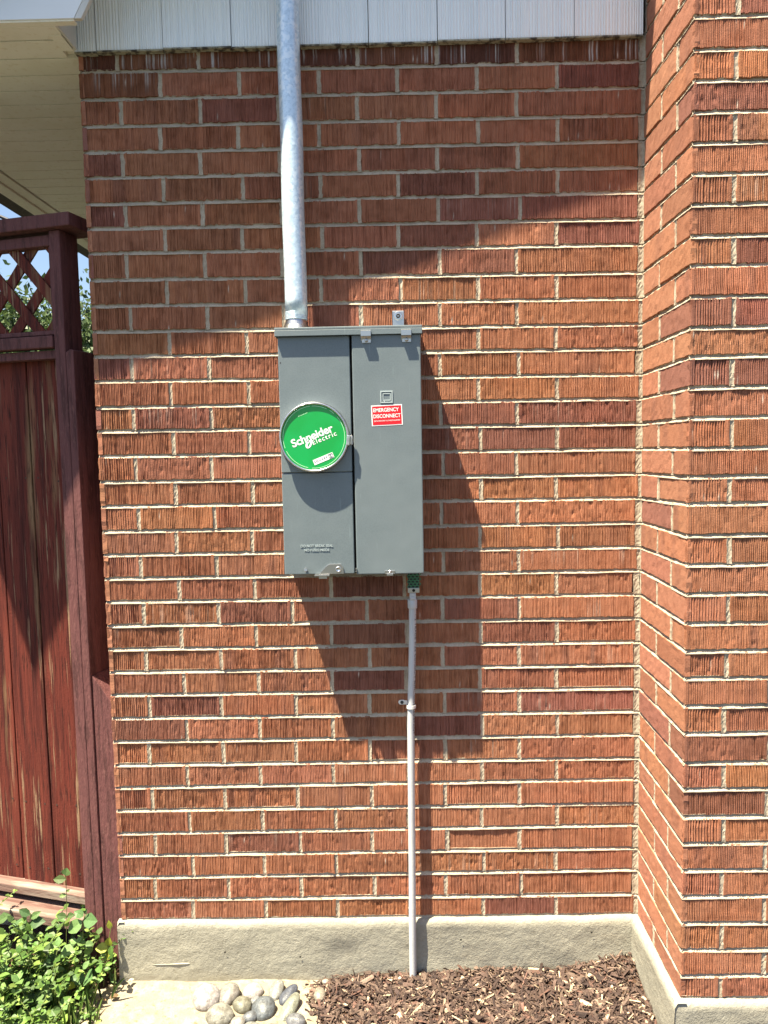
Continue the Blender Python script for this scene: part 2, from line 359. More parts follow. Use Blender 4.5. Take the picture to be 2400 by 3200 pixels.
w = Wall((WX, -DD, 0), (1, 0, 0), (0, -1, 0))
for k in range(47):
    js = [.0975 + MOD * i for i in range(0, 5)] if k % 2 == 0 else [.1995 + MOD * i for i in range(0, 5)]
    js = [j + rng.normal() * .002 for j in js]; prev = 0
    for i, j in enumerate(js):
        dk = None
        if i <= 1 and k in (22, 24, 9): dk = True
        if i > 1: w.brick(prev + g, j - g, k, z_front, True, step=.004)
        else: w.brick(prev + (g if i else .0016), j - g, k, z_front, True, (j - prev) < .12, dk, base=(CORN[k] if i == 0 else None))
        prev = j
        if i < len(js) - 1: w.head(j, k, z_front)
for k in range(0, 48): w.bed(0.0005, 1.04, k, z_front)
H(w.build('projecting_brick_wall', None))

w = Wall((0, 0, 0), (0, 1, 0), (-1, 0, 0))
for k in range(36):
    js = [.0995 + MOD * i for i in range(0, 12)] if k % 2 == 0 else [.2 + MOD * i for i in range(0, 12)]
    prev = 0
    for i, j in enumerate(js):
        w.brick(prev + (g if i else 0), j - g, k, z_side, False); prev = j
        w.head(j, k, z_side)
for k in range(0, 37): w.bed(0.0005, js[-1], k, z_side)
H(w.build('side_brick_wall', None))

# solid core behind the brick skin
b = MB(); b.box(.012, WX + .012, .013, 2.4, -.35, 2.43); b.box(WX + .012, WX + 1.03, -DD + .013, 2.4, -.35, 3.17)
H(b.build('wall_core', M['mortar']))
b = MB(); b.box(WX - .02, WX + 1.06, -DD - .02, 2.4, 3.18, 3.24); H(b.build('wall_coping', M['trim'], bevel=.004))

# foundation: plastered concrete, gently uneven
def plaster(name, p0, p1, n, z0, z1, off=.010, seed=0):
    p0 = np.array(p0, float); p1 = np.array(p1, float); L_ = np.linalg.norm(p1 - p0); nx = int(L_ / .008) + 2; nz = 26
    r = np.random.default_rng(seed)
    X = np.linspace(0, 1, nx); Z = np.concatenate([[z1], np.linspace(z1, z0, nz)])
    def field(sx, sz, amp):
        gx, gz = int(L_ / sx) + 3, int((z1 - z0) / sz) + 3; G = r.normal(size=(gz, gx)) * amp
        xi = X * (gx - 1.01); zi = np.linspace(0, gz - 1.01, len(Z)); x0, zz0 = xi.astype(int), zi.astype(int); fx, fz = xi - x0, zi - zz0
        fx, fz = fx * fx * (3 - 2 * fx), fz * fz * (3 - 2 * fz)
        a = G[zz0][:, x0] * (1 - fx) + G[zz0][:, x0 + 1] * fx; b_ = G[zz0 + 1][:, x0] * (1 - fx) + G[zz0 + 1][:, x0 + 1] * fx
        return a * (1 - fz)[:, None] + b_ * fz[:, None]
    d = off + field(.12, .07, .0012) + field(.03, .02, .0007)
    ed = np.minimum(np.arange(nx), nx - 1 - np.arange(nx)) * .008
    d = d - .007 * np.clip(1 - (z1 - Z) / .012, 0, 1)[:, None] ** 2
    d[0] = -.01
    P = p0[None, None] + X[None, :, None] * (p1 - p0) + d[..., None] * np.array(n, float)
    P[..., 2] = Z[:, None] + (field(.05, .1, .0014)[0] * 1)[None] * np.clip(1 - (z1 - Z) / .03, 0, 1)[:, None]
    idx = np.arange(P.shape[0] * nx).reshape(-1, nx)
    f = np.stack([idx[:-1, :-1], idx[1:, :-1], idx[1:, 1:], idx[:-1, 1:]], -1).reshape(-1, 4)
    return P.reshape(-1, 3), f
def found(name, parts):
    V = []; F = []; nn = 0
    for v, f in parts: V.append(v); F.append(f + nn); nn += len(v)
    return H(mesh(name, np.concatenate(V), np.concatenate(F), M['concrete'], smooth=True))
fd = found('foundation', [plaster('a', (-.010, 0, 0), (WX + .002, 0, 0), (0, -1, 0), -.32, .0065, .011, 3), plaster('b', (0, 2.4, 0), (0, -.011, 0), (-1, 0, 0), -.32, .0065, .010, 4)])
fd2 = found('projecting_foundation', [plaster('c', (WX, .0, 0), (WX, -DD - .016, 0), (-1, 0, 0), -.32, .0045, .018, 5), plaster('d', (WX - .018, -DD, 0), (WX + 1.04, -DD, 0), (0, -1, 0), -.32, .0035, .014, 6)])
# trowel ridge, chip and drill holes on the plaster
b = MB()
b.add([(.085, -.0105, -.118), (.20, -.0105, -.116), (.205, -.0115, -.1175), (.19, -.0140, -.1188), (.10, -.0140, -.1205), (.083, -.0115, -.1205)], [(0, 1, 2, 3, 4, 5)])
o = b.build('trowel_ridge', M['concrete']); o.parent = fd; 
for x, z in ((.302, -.083), (.985, -.003 - .05), (.52, -.10), (1.36, -.035)):
    o = MB().disc(.0028, x, -.0155, z, 10).build('plaster_hole', M['black']); o.parent = fd

# ------------------------------------------------------------------ gable: shingle siding, rake, roof
RZ, RS = 2.548, .33        # underside of the rake board: z = RZ + RS x
def rake(x): return RZ + RS * x
def siding():
    joints = [-.004, .055, .231, .411, .590, .770, .950, 1.127, 1.306, 1.486]
    V = []; F = []; nn = 0; E = MB(); G = MB()
    for a, b_ in zip(joints[:-1], joints[1:]):
        a2, b2 = a + .0011, b_ - .0011
        n = int((b2 - a2) / .0014) + 2; x = np.linspace(a2, b2, n)
        edges = np.cumsum(rng.uniform(.0045, .0095, 60)) - .01; amps = rng.uniform(.25, 1, 60) * .0042
        i = np.clip(np.searchsorted(edges, x - a2) - 1, 0, 57); ph = (x - a2 - edges[i]) / (edges[i + 1] - edges[i])
        gdep = amps[i] * (1 - np.abs(2 * ph - 1) ** 1.3); gdep[:2] = .0005; gdep[-2:] = .0005
        zb = 2.4165 + (x / 1.49) * .0075 + rng.normal() * .0008; y0 = -.017 + rng.normal() * .0009
        z = np.stack([zb, zb, zb + .003, zb + .2, zb + .2 + .001 + 0 * x, rake(x) + .12]); z = np.maximum.accumulate(z, 0)
        y = np.stack([0 * x + .004, y0 + gdep + .001, y0 + gdep, y0 + gdep, y0 + gdep + .0006, y0 + gdep + .001])
        P = np.stack([np.tile(x, (6, 1)), y, z], -1); idx = np.arange(6 * n).reshape(6, n) + nn
        F.append(np.stack([idx[:-1, :-1], idx[:-1, 1:], idx[1:, 1:], idx[1:, :-1]], -1).reshape(-1, 4)); V.append(P.reshape(-1, 3)); nn += 6 * n
        # side edges of the shingle
        for xx, fl in ((a2, 0), (b2, 1)):
            q = [(xx, y0 + .001, zb[0]), (xx, .004, zb[0]), (xx, .004, rake(xx) + .12), (xx, y0 + .001, rake(xx) + .12)]
            G.add(q, [(0, 1, 2, 3)] if fl else [(3, 2, 1, 0)])
        E.box(a2, b2, y0 - .0012 + .001, .003, zb[0] - .0045, zb[0] - .0005)
    V.append(np.array(G.v)); F.append(np.array(G.f) + nn)
    o = H(mesh('shingle_siding', np.concatenate(V), np.concatenate(F), M['siding']))
    e = E.build('weathered_bottom_edge', M['dirty_edge']); e.parent = o
    k = MB(); k.prism([(.0, 2.43), (WX, 2.43), (WX, rake(WX) + .1), (.0, rake(0) + .1)], .004, .03); q = k.build('gable_backing', M['black']); q.parent = o
siding()
OV = .18
b = MB(); b.prism([(-.78, rake(-.78)), (WX - .002, rake(WX)), (WX - .002, rake(WX) + .14), (-.78, rake(-.78) + .14)], -OV - .02, -OV); H(b.build('rake_board', M['white_trim'], bevel=.002))
b = MB(); b.prism([(-.78, rake(-.78) + .010), (WX - .003, rake(WX) + .010), (WX - .003, rake(WX) + .022), (-.78, rake(-.78) + .022)], -OV + .001, .001); H(b.build('rake_soffit', M['trim']))
b = MB(); b.prism([(-.82, rake(-.82) + .142), (WX - .004, rake(WX) + .142), (WX - .004, rake(WX) + .165), (-.82, rake(-.82) + .165)], -OV - .021, 3.2); H(b.build('roof', M['roof']))

# eave soffit: boards across, perimeter trim, open slot, fascia
ZS = 2.416
b = MB(); ys = [-.073]
y = -.073
while y < 3.1: y += .0885 if y > .02 else .090; ys.append(y)
for y0, y1 in zip(ys[:-1], ys[1:]):
    b.box(-.620, -.033 if y0 < -.0 else -.0005, y0 + .0032, y1 - .0032, ZS, ZS + .0114)
sf = H(b.build('eave_soffit', M['soffit'], bevel=.0015))
b = MB(); b.box(-.628, -.0002, -.1, 3.15, ZS + .0115, ZS + .018); q = b.build('soffit_backing', M['soffit']); q.parent = sf
b = MB(); b.box(-.70, .0, -.138, -.100, ZS - .001, ZS + .011); b.box(-.70, .056, -.160, -.1385, ZS - .001, ZS + .006); b.box(-.033, -.003, -.0985, -.0212, ZS - .0015, ZS + .0105)
b.box(-.70, -.034, -.098, -.0745, ZS + .001, ZS + .012)
q = b.build('soffit_border', M['soffit'], bevel=.0015); q.parent = sf
b = MB(); b.box(-.678, -.630, -.16, 3.15, ZS - .002, ZS + .02); q = b.build('soffit_frieze', M['soffit'], bevel=.002); q.parent = sf
b = MB(); b.box(-.632, -.619, -.1, 3.15, ZS + .010, ZS + .02); q = b.build('soffit_slot', M['black']); q.parent = sf
b = MB(); b.box(-.735, -.679, -.165, 3.15, ZS - .010, ZS + .022); H(b.build('eave_fascia', M['soffit'], bevel=.002))
b = MB(); b.prism([(-.735, ZS + .003), (.057, ZS + .003), (.114, ZS + .105), (.114, ZS + .16), (-.34, ZS + .155), (-.735, rake(-.735) + .135)], -.164, -.152); H(b.build('box_return_face', M['white_trim'], bevel=.001))
b = MB(); b.prism([(.0575, ZS + .003), (.0745, ZS + .003), (.1625, ZS + .16), (.1455, ZS + .16)], -.163, -.150); H(b.build('box_return_trim', M['trim'], bevel=.001))
b = MB(); b.box(.0005, .006, -.137, -.0215, ZS + .0005, ZS + .2); H(b.build('box_return_side', M['trim'], bevel=.001))

# ------------------------------------------------------------------ ground
def grid(name, x0, x1, y0, y1, nx, ny, hf, m, **k):
    X, Y = np.meshgrid(np.linspace(x0, x1, nx), np.linspace(y0, y1, ny)); Z = hf(X, Y)
    idx = np.arange(nx * ny).reshape(ny, nx); f = np.stack([idx[:-1, :-1], idx[:-1, 1:], idx[1:, 1:], idx[1:, :-1]], -1).reshape(-1, 4)
    return mesh(name, np.stack([X, Y, Z], -1).reshape(-1, 3), f, m, smooth=True, **k)
o = grid('ground', -60, 60, -60, 60, 3, 3, lambda X, Y: 0 * X - .186, M['grass']); tag(o, 'flat open ground around the house', None, kind='structure'); 
def wob(X, Y, s_, a): return a * (np.sin(X * s_ + 1.3 * np.sin(Y * s_ * .7)) + np.sin(Y * s_ * 1.3 + 1.1 * np.sin(X * s_ * .9)))
o = grid('path', -1.6, 3.2, -.62, .9, 200, 90, lambda X, Y: -.172 + wob(X, Y, 21, .0016) + wob(X, Y, 60, .0007), M['ground']); tag(o, 'pale sandy path along the house wall', None, kind='structure')
def mz(X, Y):
    e = np.clip((X - .47 - .25 * np.clip(-Y - .1, 0, 1)) / .14, 0, 1); e = e * e * (3 - 2 * e)
    h = .012 + .016 * np.clip((X - .6) / .4, 0, 1) + .042 * np.exp(-((X - 1.5) / .16) ** 2 - (np.clip(-Y, 0, 9) / .12) ** 2) + .006 * np.sin(X * 19) * np.sin(Y * 23 + 1)
    e2 = np.clip((Y + .95) / .2, 0, 1)
    return -.178 + e * h * e2 - .03 * (1 - e) - .03 * (1 - e2)
o = grid('mulch_bed', .40, 2.6, -.98, .0, 200, 100, mz, M['soil']); tag(o, 'dark soil under the bark mulch', None, kind='structure')

o = grid('soil', -1.55, -.016, -.30, .86, 60, 60, lambda X, Y: -.169 + wob(X, Y, 33, .001) - .02 * np.clip((-Y - .22) / .06, 0, 1) - .02 * np.clip((X + .1) / .07, 0, 1) * np.clip((-Y - .02) / .05, 0, 1), M['soil']); tag(o, 'dark soil under the weeds by the gate', None, kind='structure')
# mulch chips (countless)
def chips(n):
    V = []; C = []; 
    pal = [(.100, .070, .056), (.072, .048, .040), (.048, .032, .028), (.150, .108, .086), (.105, .060, .048), (.36, .28, .20), (.036, .025, .023)]
    pw = np.array([.22, .24, .20, .09, .09, .05, .11]); pw /= pw.sum()
    for i in range(n):
        x = rng.uniform(.43, 1.50) if rng.random() < .93 else rng.uniform(1.3, 2.4)
        y = -rng.random() ** .9 * .42 - .012 if x < 1.49 else rng.uniform(-.8, -.36)
        if x < .62 and rng.random() > ((x - .43) / .20) ** 1.6: continue
        if x > 1.476 and y > -DD - .02: continue
        z = float(mz(np.array(x), np.array(y)))
        big = rng.random() < .26
        l = rng.uniform(.005, .016) if rng.random() < .38 else (rng.uniform(.014, .030) if not big else rng.uniform(.030, .060))
        wd = rng.uniform(.0012, .0032) if rng.random() < .5 else rng.uniform(.0035, .011); t = rng.uniform(.0008, .003)
        if big and wd > .006: t *= 1.3
        bx = np.array([[-1, -1, -1], [1, -.7, -1], [1, .8, -1], [-.8, 1, -1], [-1, -.8, 1], [.85, -1, 1], [1, .6, 1], [-.9, .8, 1]], float) * [l / 2, wd / 2, t / 2]
        bx += rng.normal(size=bx.shape) * [l * .07, wd * .12, t * .1]
        a, bb, cc = rng.uniform(0, 6.28), rng.normal() * .38, rng.normal() * .5
        Mx = np.array(Matrix.Rotation(a, 3, 'Z') @ Matrix.Rotation(bb, 3, 'Y') @ Matrix.Rotation(cc, 3, 'X'))
        P = bx @ Mx.T + [x, min(y, -.016 - 0), z + rng.uniform(.000, .012)]
        if x < 1.47: P[:, 1] = np.minimum(P[:, 1], -.0125)
        P[:, 0] = np.where((P[:, 1] > -DD - .02) & (P[:, 0] > 1.475) & (x < 1.476), 1.475, P[:, 0])
        col = np.array(pal[rng.choice(len(pal), p=pw)]) * rng.uniform(.9, 1.75)
        V.append(P); C.append(np.tile(np.append(col, 1), (8, 1)))
    q = np.array([(0, 3, 2, 1), (4, 5, 6, 7), (0, 1, 5, 4), (1, 2, 6, 5), (2, 3, 7, 6), (3, 0, 4, 7)])
    F = np.concatenate([q + 8 * i for i in range(len(V))])
    return mesh('bark_mulch', np.concatenate(V), F, M['chip'], color=np.concatenate(C))
tag(chips(15000), 'shredded reddish brown bark mulch heaped against the foundation', 'mulch', kind='stuff')

# river stones
ST = [(.265, -.101, .041, .035, 10, (.62, .58, .58), 'white stone with a pink cast, leftmost of the pile'), (.323, -.085, .027, .040, 20, (.40, .37, .34), 'speckled pinkish grey stone leaning on the foundation'),
      (.388, -.068, .030, .022, -15, (.66, .60, .57), 'palest stone, half hidden behind the greenish stone'), (.369, -.122, .027, .025, 30, (.33, .32, .25), 'greenish beige stone in the middle of the pile'),
      (.318, -.163, .038, .031, 5, (.43, .42, .37), 'big round cream grey stone below the white stone'), (.372, -.188, .020, .020, 0, (.47, .45, .41), 'small cream stone at the front of the pile'),
      (.398, -.167, .021, .018, -20, (.13, .14, .155), 'small dark glossy stone beside the big slate stone'), (.434, -.141, .030, .040, -12, (.13, .145, .16), 'big dark slate stone in the centre of the pile'),
      (.455, -.066, .020, .033, 12, (.25, .25, .235), 'upright mottled grey stone at the back of the pile'), (.492, -.082, .019, .038, 32, (.085, .095, .125), 'dark blue slate stone leaning right at the back'),
      (.503, -.138, .021, .046, 25, (.27, .28, .23), 'long olive grey stone leaning to the right'), (.526, -.184, .026, .022, 10, (.16, .165, .18), 'dark grey stone at the front right of the pile'),
      (.417, -.203, .029, .014, 15, (.38, .39, .36), 'flat light grey stone at the frame edge'), (.403, -.103, .013, .016, 0, (.24, .25, .26), 'smallest grey pebble between the pale and slate stones'),
      (.466, -.205, .026, .013, -5, (.36, .37, .33), 'low sage grey stone at the frame edge right of the flat one'), (.583, -.100, .017, .020, 0, (.42, .38, .31), 'lone beige pebble sitting in the bark mulch'),
      (.592, -.036, .0095, .008, 0, (.60, .56, .48), 'tiny whitish pebble on the mulch edge by the foundation')]
def ico(sub):
    import bmesh
    bm = bmesh.new(); bmesh.ops.create_icosphere(bm, subdivisions=sub, radius=1); v = np.array([p.co[:] for p in bm.verts]); f = np.array([[q.index for q in p.verts] for p in bm.faces]); bm.free(); return v, f
IV, IF = ico(4)
for x, y, a, b_, rot_, col, lab in ST:
    v = IV.copy(); ph = rng.uniform(0, 6, 6)
    v *= (1 + .05 * np.sin(2.1 * v[:, [0]] + ph[0]) + .05 * np.sin(2.6 * v[:, [1]] + ph[1]) + .04 * np.sin(3.3 * v[:, [2]] + 2 * v[:, [0]] + ph[2]) + .02 * np.sin(6 * v[:, [1]] + ph[3]))
    h = min(a, b_) * .72
    v = v * [a, b_ * .98, h]; t = R(-rot_)
    # the stones lean a little towards the viewer
    c_, s_ = math.cos(t), math.sin(t); v = v @ np.array([[c_, s_, 0], [-s_, c_, 0], [0, 0, 1]])
    tl = R(22); c_, s_ = math.cos(tl), math.sin(tl); v = v @ np.array([[1, 0, 0], [0, c_, s_], [0, -s_, c_]])
    zb = -.174 if x < .57 else float(mz(np.array(x), np.array(y))) + .004
    C = np.tile(np.append(np.array(col) * (.46 if max(col) > .3 else .72) * rng.uniform(.92, 1.05), 1), (len(v), 1))
    o = mesh('river_stone', v, IF, M['stone'], smooth=True, color=C); o.location = (x, y, zb + h * .62)
    tag(o, lab, 'stone', 'river stones piled at the foundation')

# ------------------------------------------------------------------ service conduit
sc_ = empty('service_conduit', (.5665, -.062, 1.67)); tag(sc_, 'thick galvanised steel conduit rising from the panel past the gable', 'conduit')
def child(o, p):  # keep world coordinates
    o.parent = p; o.matrix_parent_inverse = p.matrix_world.inverted(); return o
bpy.context.view_layer.update()
n = 40
child(MB().tube([(.5665 + .0008 * math.sin(i * .7), -.062, 1.715 + i * (1.62 / n)) for i in range(n + 1)], .0292, 40).build('pipe', M['galv'], smooth=True), sc_)
b = MB()
for i in range(6): b.tube([(.566, -.062, 1.703 + i * .0034), (.566, -.062, 1.7047 + i * .0034), (.566, -.062, 1.7064 + i * .0034)], [.0285, .0298, .0285], 40)
child(b.build('threaded_coupling', M['galv'], smooth=True), sc_)
child(MB().tube([(.566, -.062, 1.676), (.566, -.062, 1.678), (.566, -.062, 1.690), (.566, -.062, 1.702)], [.038, .0375, .031, .0275], 36).build('hub', M['zinc'], smooth=False), sc_)

# ------------------------------------------------------------------ electrical panel
ep = empty('electrical_panel', (.706, 0, 1.03)); tag(ep, 'grey enamel electrical panel with green round meter cover on the brick wall', 'electrical panel')
bpy.context.view_layer.update()
P = lambda o: child(o, ep)
P(MB().box(.523, .889, -.094, .002, 1.032, 1.660).build('enclosure', M['grey'], bevel=.002))
b = MB(); b.box(.5165, .8945, -.127, .002, 1.668, 1.6745); b.box(.5165, .8945, -.127, -.1245, 1.6525, 1.668); b.box(.5165, .519, -.1245, 0, 1.6525, 1.668); b.box(.892, .8945, -.1245, 0, 1.6525, 1.668)
lid = P(b.build('top_lid', M['grey'], bevel=.0012))
# upper cover has a round hole behind the meter ring; both covers are shallow pans
b = MB(); b.box(.5225, .7075, -.115, -.0955, 1.3035, 1.6535); P(b.build('meter_cover', M['grey'], bevel=.0022))
b = MB(); b.box(.5225, .7075, -.1135, -.0955, 1.0345, 1.3020); lc = P(b.build('lower_cover', M['grey'], bevel=.0022))
b = MB(); b.box(.7135, .8905, -.1195, -.0955, 1.0325, 1.6535); dr = P(b.build('disconnect_door', M['grey'], bevel=.0028))
tag(dr, 'narrow right hand door with the red label')
P(MB().box(.7075, .7135, -.0985, -.094, 1.034, 1.655).build('door_gap', M['black']))
# meter ring
CX, CZ = .6115, 1.3945
prof = [(.0915, 0), (.0915, -.004), (.0885, -.006), (.0878, -.014), (.0895, -.018), (.0893, -.0215), (.0875, -.0232), (.0848, -.0228), (.0838, -.0205), (.0838, -.016)]
rg = P(MB().lathe(prof, CX, -.115, CZ, 96).build('meter_ring', M['steel'], smooth=True))
bpy.context.view_layer.update()
def sub(o, p): o.parent = p; o.matrix_parent_inverse = p.matrix_world.inverted(); return o
b = MB(); b.lathe([(.084, -.001), (.084, -.0175), (.0825, -.0185), (.0001, -.0185)], CX, -.115, CZ, 96)
blank = sub(b.build('cover_disc', M['green'], smooth=False), rg)
b = MB()
for a0, a1 in ((-95, 40), (48, 58), (64, 92), (96, 200), (206, 258)):
    k = 0
    pts = []
    for i in range(25):
        a = R(a0 + (a1 - a0) * i / 24); pts.append(a)
    base = len(b.v)
    for a in pts: b.v += [(CX + .0790 * math.cos(a), -.1339, CZ + .0790 * math.sin(a)), (CX + .0802 * math.cos(a), -.1339, CZ + .0802 * math.sin(a))]
    for i in range(24): b.f.append((base + 2 * i, base + 2 * i + 1, base + 2 * i + 3, base + 2 * i + 2))
sub(b.build('printed_rim_line', M['label_green']), rg)
# clasp of the ring
b = MB(); MM = Matrix.Translation((CX, 0, CZ)) @ Matrix.Rotation(R(6), 4, 'Y')
b.box(.084, .0935, -.1395, -.117, -.014, .013, MM); b.box(.0935, .0990, -.131, -.1265, -.011, .011, MM)
b2 = b.build('ring_clasp', M['steel'], bevel=.002); sub(b2, rg)
b = MB(); b.tube([(.7075 + .0045 * math.cos(t), -.1285 - .001, 1.385 + .012 * math.sin(t)) for t in np.linspace(-1.6, 1.6, 12)], .0011, 8); sub(b.build('seal_wire', M['zinc'], smooth=True), rg)

def text(body, size, bold=0.0, space=1.0, extrude=0.0, align='CENTER', shear=0.0):
    cu = bpy.data.curves.new('t', 'FONT'); cu.body = body; cu.size = size; cu.offset = bold; cu.space_character = space; cu.extrude = extrude
    cu.align_x = align; cu.align_y = 'CENTER'; cu.shear = shear; cu.resolution_u = 6
    o = bpy.data.objects.new('t', cu); COL.objects.link(o); dg = bpy.context.evaluated_depsgraph_get(); me = bpy.data.meshes.new_from_object(o.evaluated_get(dg))
    bpy.data.objects.remove(o); bpy.data.curves.remove(cu); return me
def letters(name, me, m, x, y, z, rot_=0.0, parent=None, sx=1.0):
    """text mesh (xy plane) stood up facing -y, turned by rot degrees"""
    T = Matrix.Translation((x, y, z)) @ Matrix.Rotation(R(-rot_), 4, 'Y') @ Matrix.Rotation(R(90), 4, 'X') @ Matrix.Scale(sx, 4, (1, 0, 0))
    me.transform(T); me.materials.clear(); me.materials.append(m)
    o = bpy.data.objects.new(name, me); COL.objects.link(o); return sub(o, parent)
YD = -.1339
A = 21.5
ca, sa = math.cos(R(A)), math.sin(R(A))
def dl(u, v): return CX + u * ca - v * sa, CZ + u * sa + v * ca      # label frame
def fit(me, w_, h_):
    co = np.empty(len(me.vertices) * 3, dtype=np.float32); me.vertices.foreach_get('co', co); co = co.reshape(-1, 3)
    mn, mx = co.min(0), co.max(0); co[:, 0] = (co[:, 0] - (mn[0] + mx[0]) / 2) * w_ / (mx[0] - mn[0]); co[:, 1] = (co[:, 1] - (mn[1] + mx[1]) / 2) * h_ / (mx[1] - mn[1])
    me.vertices.foreach_set('co', co.ravel()); me.update(); return me
x, z = dl(-.0028, .0052); letters('logo_lettering', fit(text('Schneider', .03, .0008, .98), .114, .0215), M['white'], x, YD, z, A - .5, rg)
x, z = dl(.0240, -.0120); letters('logo_lettering', fit(text('Electric', .02, .0002, 1.2), .066, .0125), M['white'], x, YD, z, A - .5, rg)
b = MB(); ex, ez = dl(-.0195, -.0118)
def ov(a, b_, t0, yy, cx, cz):
    q = []
    for i in range(28):
        t = 2 * math.pi * i / 28; p, r_ = a * math.cos(t), b_ * math.sin(t); q.append((cx + p * math.cos(t0) - r_ * math.sin(t0), yy, cz + p * math.sin(t0) + r_ * math.cos(t0)))
    return q
b.add(ov(.0112, .0076, R(64), YD, ex, ez), [tuple(range(28))]); sub(b.build('logo_emblem', M['white']), rg)
b = MB(); b.add(ov(.0066, .0019, R(66), YD - .0002, ex + .0002, ez - .0002), [tuple(range(28))]); sub(b.build('logo_slot', M['green']), rg)
x, z = dl(.0014, -.0605)
RM2 = Matrix.Translation((x, 0, z)) @ Matrix.Rotation(R(-A), 4, 'Y')
sub(MB().box(-.0275, .0275, YD - .00005, YD + .0003, -.0070, .0070, RM2).build('name_plate', M['white']), rg)
xx, zz = dl(-.0060, -.0605); letters('plate_lettering', fit(text('SQUARE', .0088, .0001, 1.35), .036, .0060), M['ink'], xx, YD - .0003, zz, A, rg)
b = MB()
for q in ((-.0060, -.0048, -.005, .005), (-.0048, .0043, .0042, .0052), (.0043, .0055, -.0042, .0052), (-.0048, .0055, -.0052, -.0042), (-.0028, -.0018, -.0024, .0024), (-.0018, .0022, .0016, .0024), (-.0018, .0022, -.0024, -.0016)):
    b.box(q[0] + .0205, q[1] + .0205, YD - .0004, YD - .0002, q[2], q[3], RM2)
sub(b.build('plate_mark', M['ink']), rg)
x, z = dl(-.0036, .064); letters('small_print', fit(text('REMOVE METER COVER', .0030, .0001, 1.1), .026, .0022), M['label_green'], x, YD, z, A, rg)

# emergency disconnect label
YS = -.1199
LB = Matrix.Translation((.8005, YS, 1.4475)) @ Matrix.Rotation(R(-1.8), 4, 'Y')
lab = sub(MB().box(-.0400, .0400, -.0001, .0002, -.0265, .0265, LB).build('warning_label', M['white']), dr); tag(lab, 'red and white sticker on the right door')
bpy.context.view_layer.update()
# labels are sub-parts of the door; everything printed on it is one sheet thick
b = MB(); b.box(-.0374, .0374, -.0004, -.0002, -.0240, .0240, LB)
red = b.build('label_field', M['red']); sub(red, dr)
def lab_text(body, size, u, v, bold, sx, m=M['white']):
    me = fit(text(body, .0128 if sx > .005 else .004, bold, 1.0), size, sx); p = LB @ Vector((u, -.0006, v)); letters('label_lettering', me, m, p.x, p.y, p.z, 1.8, dr)
lab_text('EMERGENCY', .066, -.0015, .0140, .00022, .0098); lab_text('DISCONNECT', .070, .0, -.0016, .00022, .0098)
lab_text('SERVICE DISCONNECT NOT SERVICE EQUIPMENT', .068, 0, -.0140, .00004, .0036)
# embossed square emblem
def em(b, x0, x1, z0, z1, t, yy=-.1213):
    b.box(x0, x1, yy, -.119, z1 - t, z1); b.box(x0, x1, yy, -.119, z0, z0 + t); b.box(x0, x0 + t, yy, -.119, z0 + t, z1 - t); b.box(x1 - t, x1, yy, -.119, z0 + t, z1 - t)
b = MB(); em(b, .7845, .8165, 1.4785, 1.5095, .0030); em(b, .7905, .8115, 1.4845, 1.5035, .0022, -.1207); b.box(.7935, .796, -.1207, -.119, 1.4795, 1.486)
sub(b.build('embossed_emblem', M['grey_highlight'], bevel=.0005), dr)
o = letters('embossed_lettering', text('DO NOT BREAK SEAL', .0088, .0002, 1.0, .0005), M['grey_highlight'], .6095, -.1142, 1.1095, 0, lc, 1.0)
o = letters('embossed_lettering', text('NO FUSES INSIDE', .0088, .0002, 1.0, .0005), M['grey_highlight'], .6095, -.1142, 1.0985, 0, lc, .98)
# hinge clips
for cx in (.7505, .8535):
    b = MB(); pr = [(-.1195, 1.6375), (-.1215, 1.6375), (-.1228, 1.6440), (-.1290, 1.6478), (-.1335, 1.6485), (-.1335, 1.6615), (-.1290, 1.6640), (-.1255, 1.6640), (-.1262, 1.6620), (-.1295, 1.6612), (-.1312, 1.6590), (-.1312, 1.6505), (-.1262, 1.6455), (-.1210, 1.6450)]
    b.prism(pr, cx - .0128, cx + .0128, 'x'); h = P(b.build('hinge_clip', M['zinc']))
    b = MB(); b.lathe([(.0050, 0), (.0048, -.0025), (.003, -.0038), (.0002, -.0040)], cx + .001, -.1215, 1.6385, 18); sub(b.build('screw', M['zinc'], smooth=True), h)
    h2 = MB().box(cx - .0105, cx + .0125, -.1222, -.1196, 1.6320, 1.6420).build('clip_plate', M['zinc'], bevel=.001); sub(h2, h)
# mounting tab with screw on the wall above the lid
tb = P(MB().box(.8195, .8510, -.0065, -.0015, 1.660, 1.7320).build('mounting_tab', M['zinc'], bevel=.0015))
sub(MB().lathe([(.0118, 0), (.0118, -.001), (.0108, -.0022), (.0095, -.0024)], .8350, -.0066, 1.7180, 28).disc(.0112, .8350, -.0078, 1.7180).build('washer', M['steel']), tb)
sub(MB().lathe([(.0062, 0), (.0062, -.0045), (.0050, -.0055), (.0030, -.0055), (.0028, -.003)], .8350, -.0089, 1.7180, 6).build('screw', M['ink']), tb)
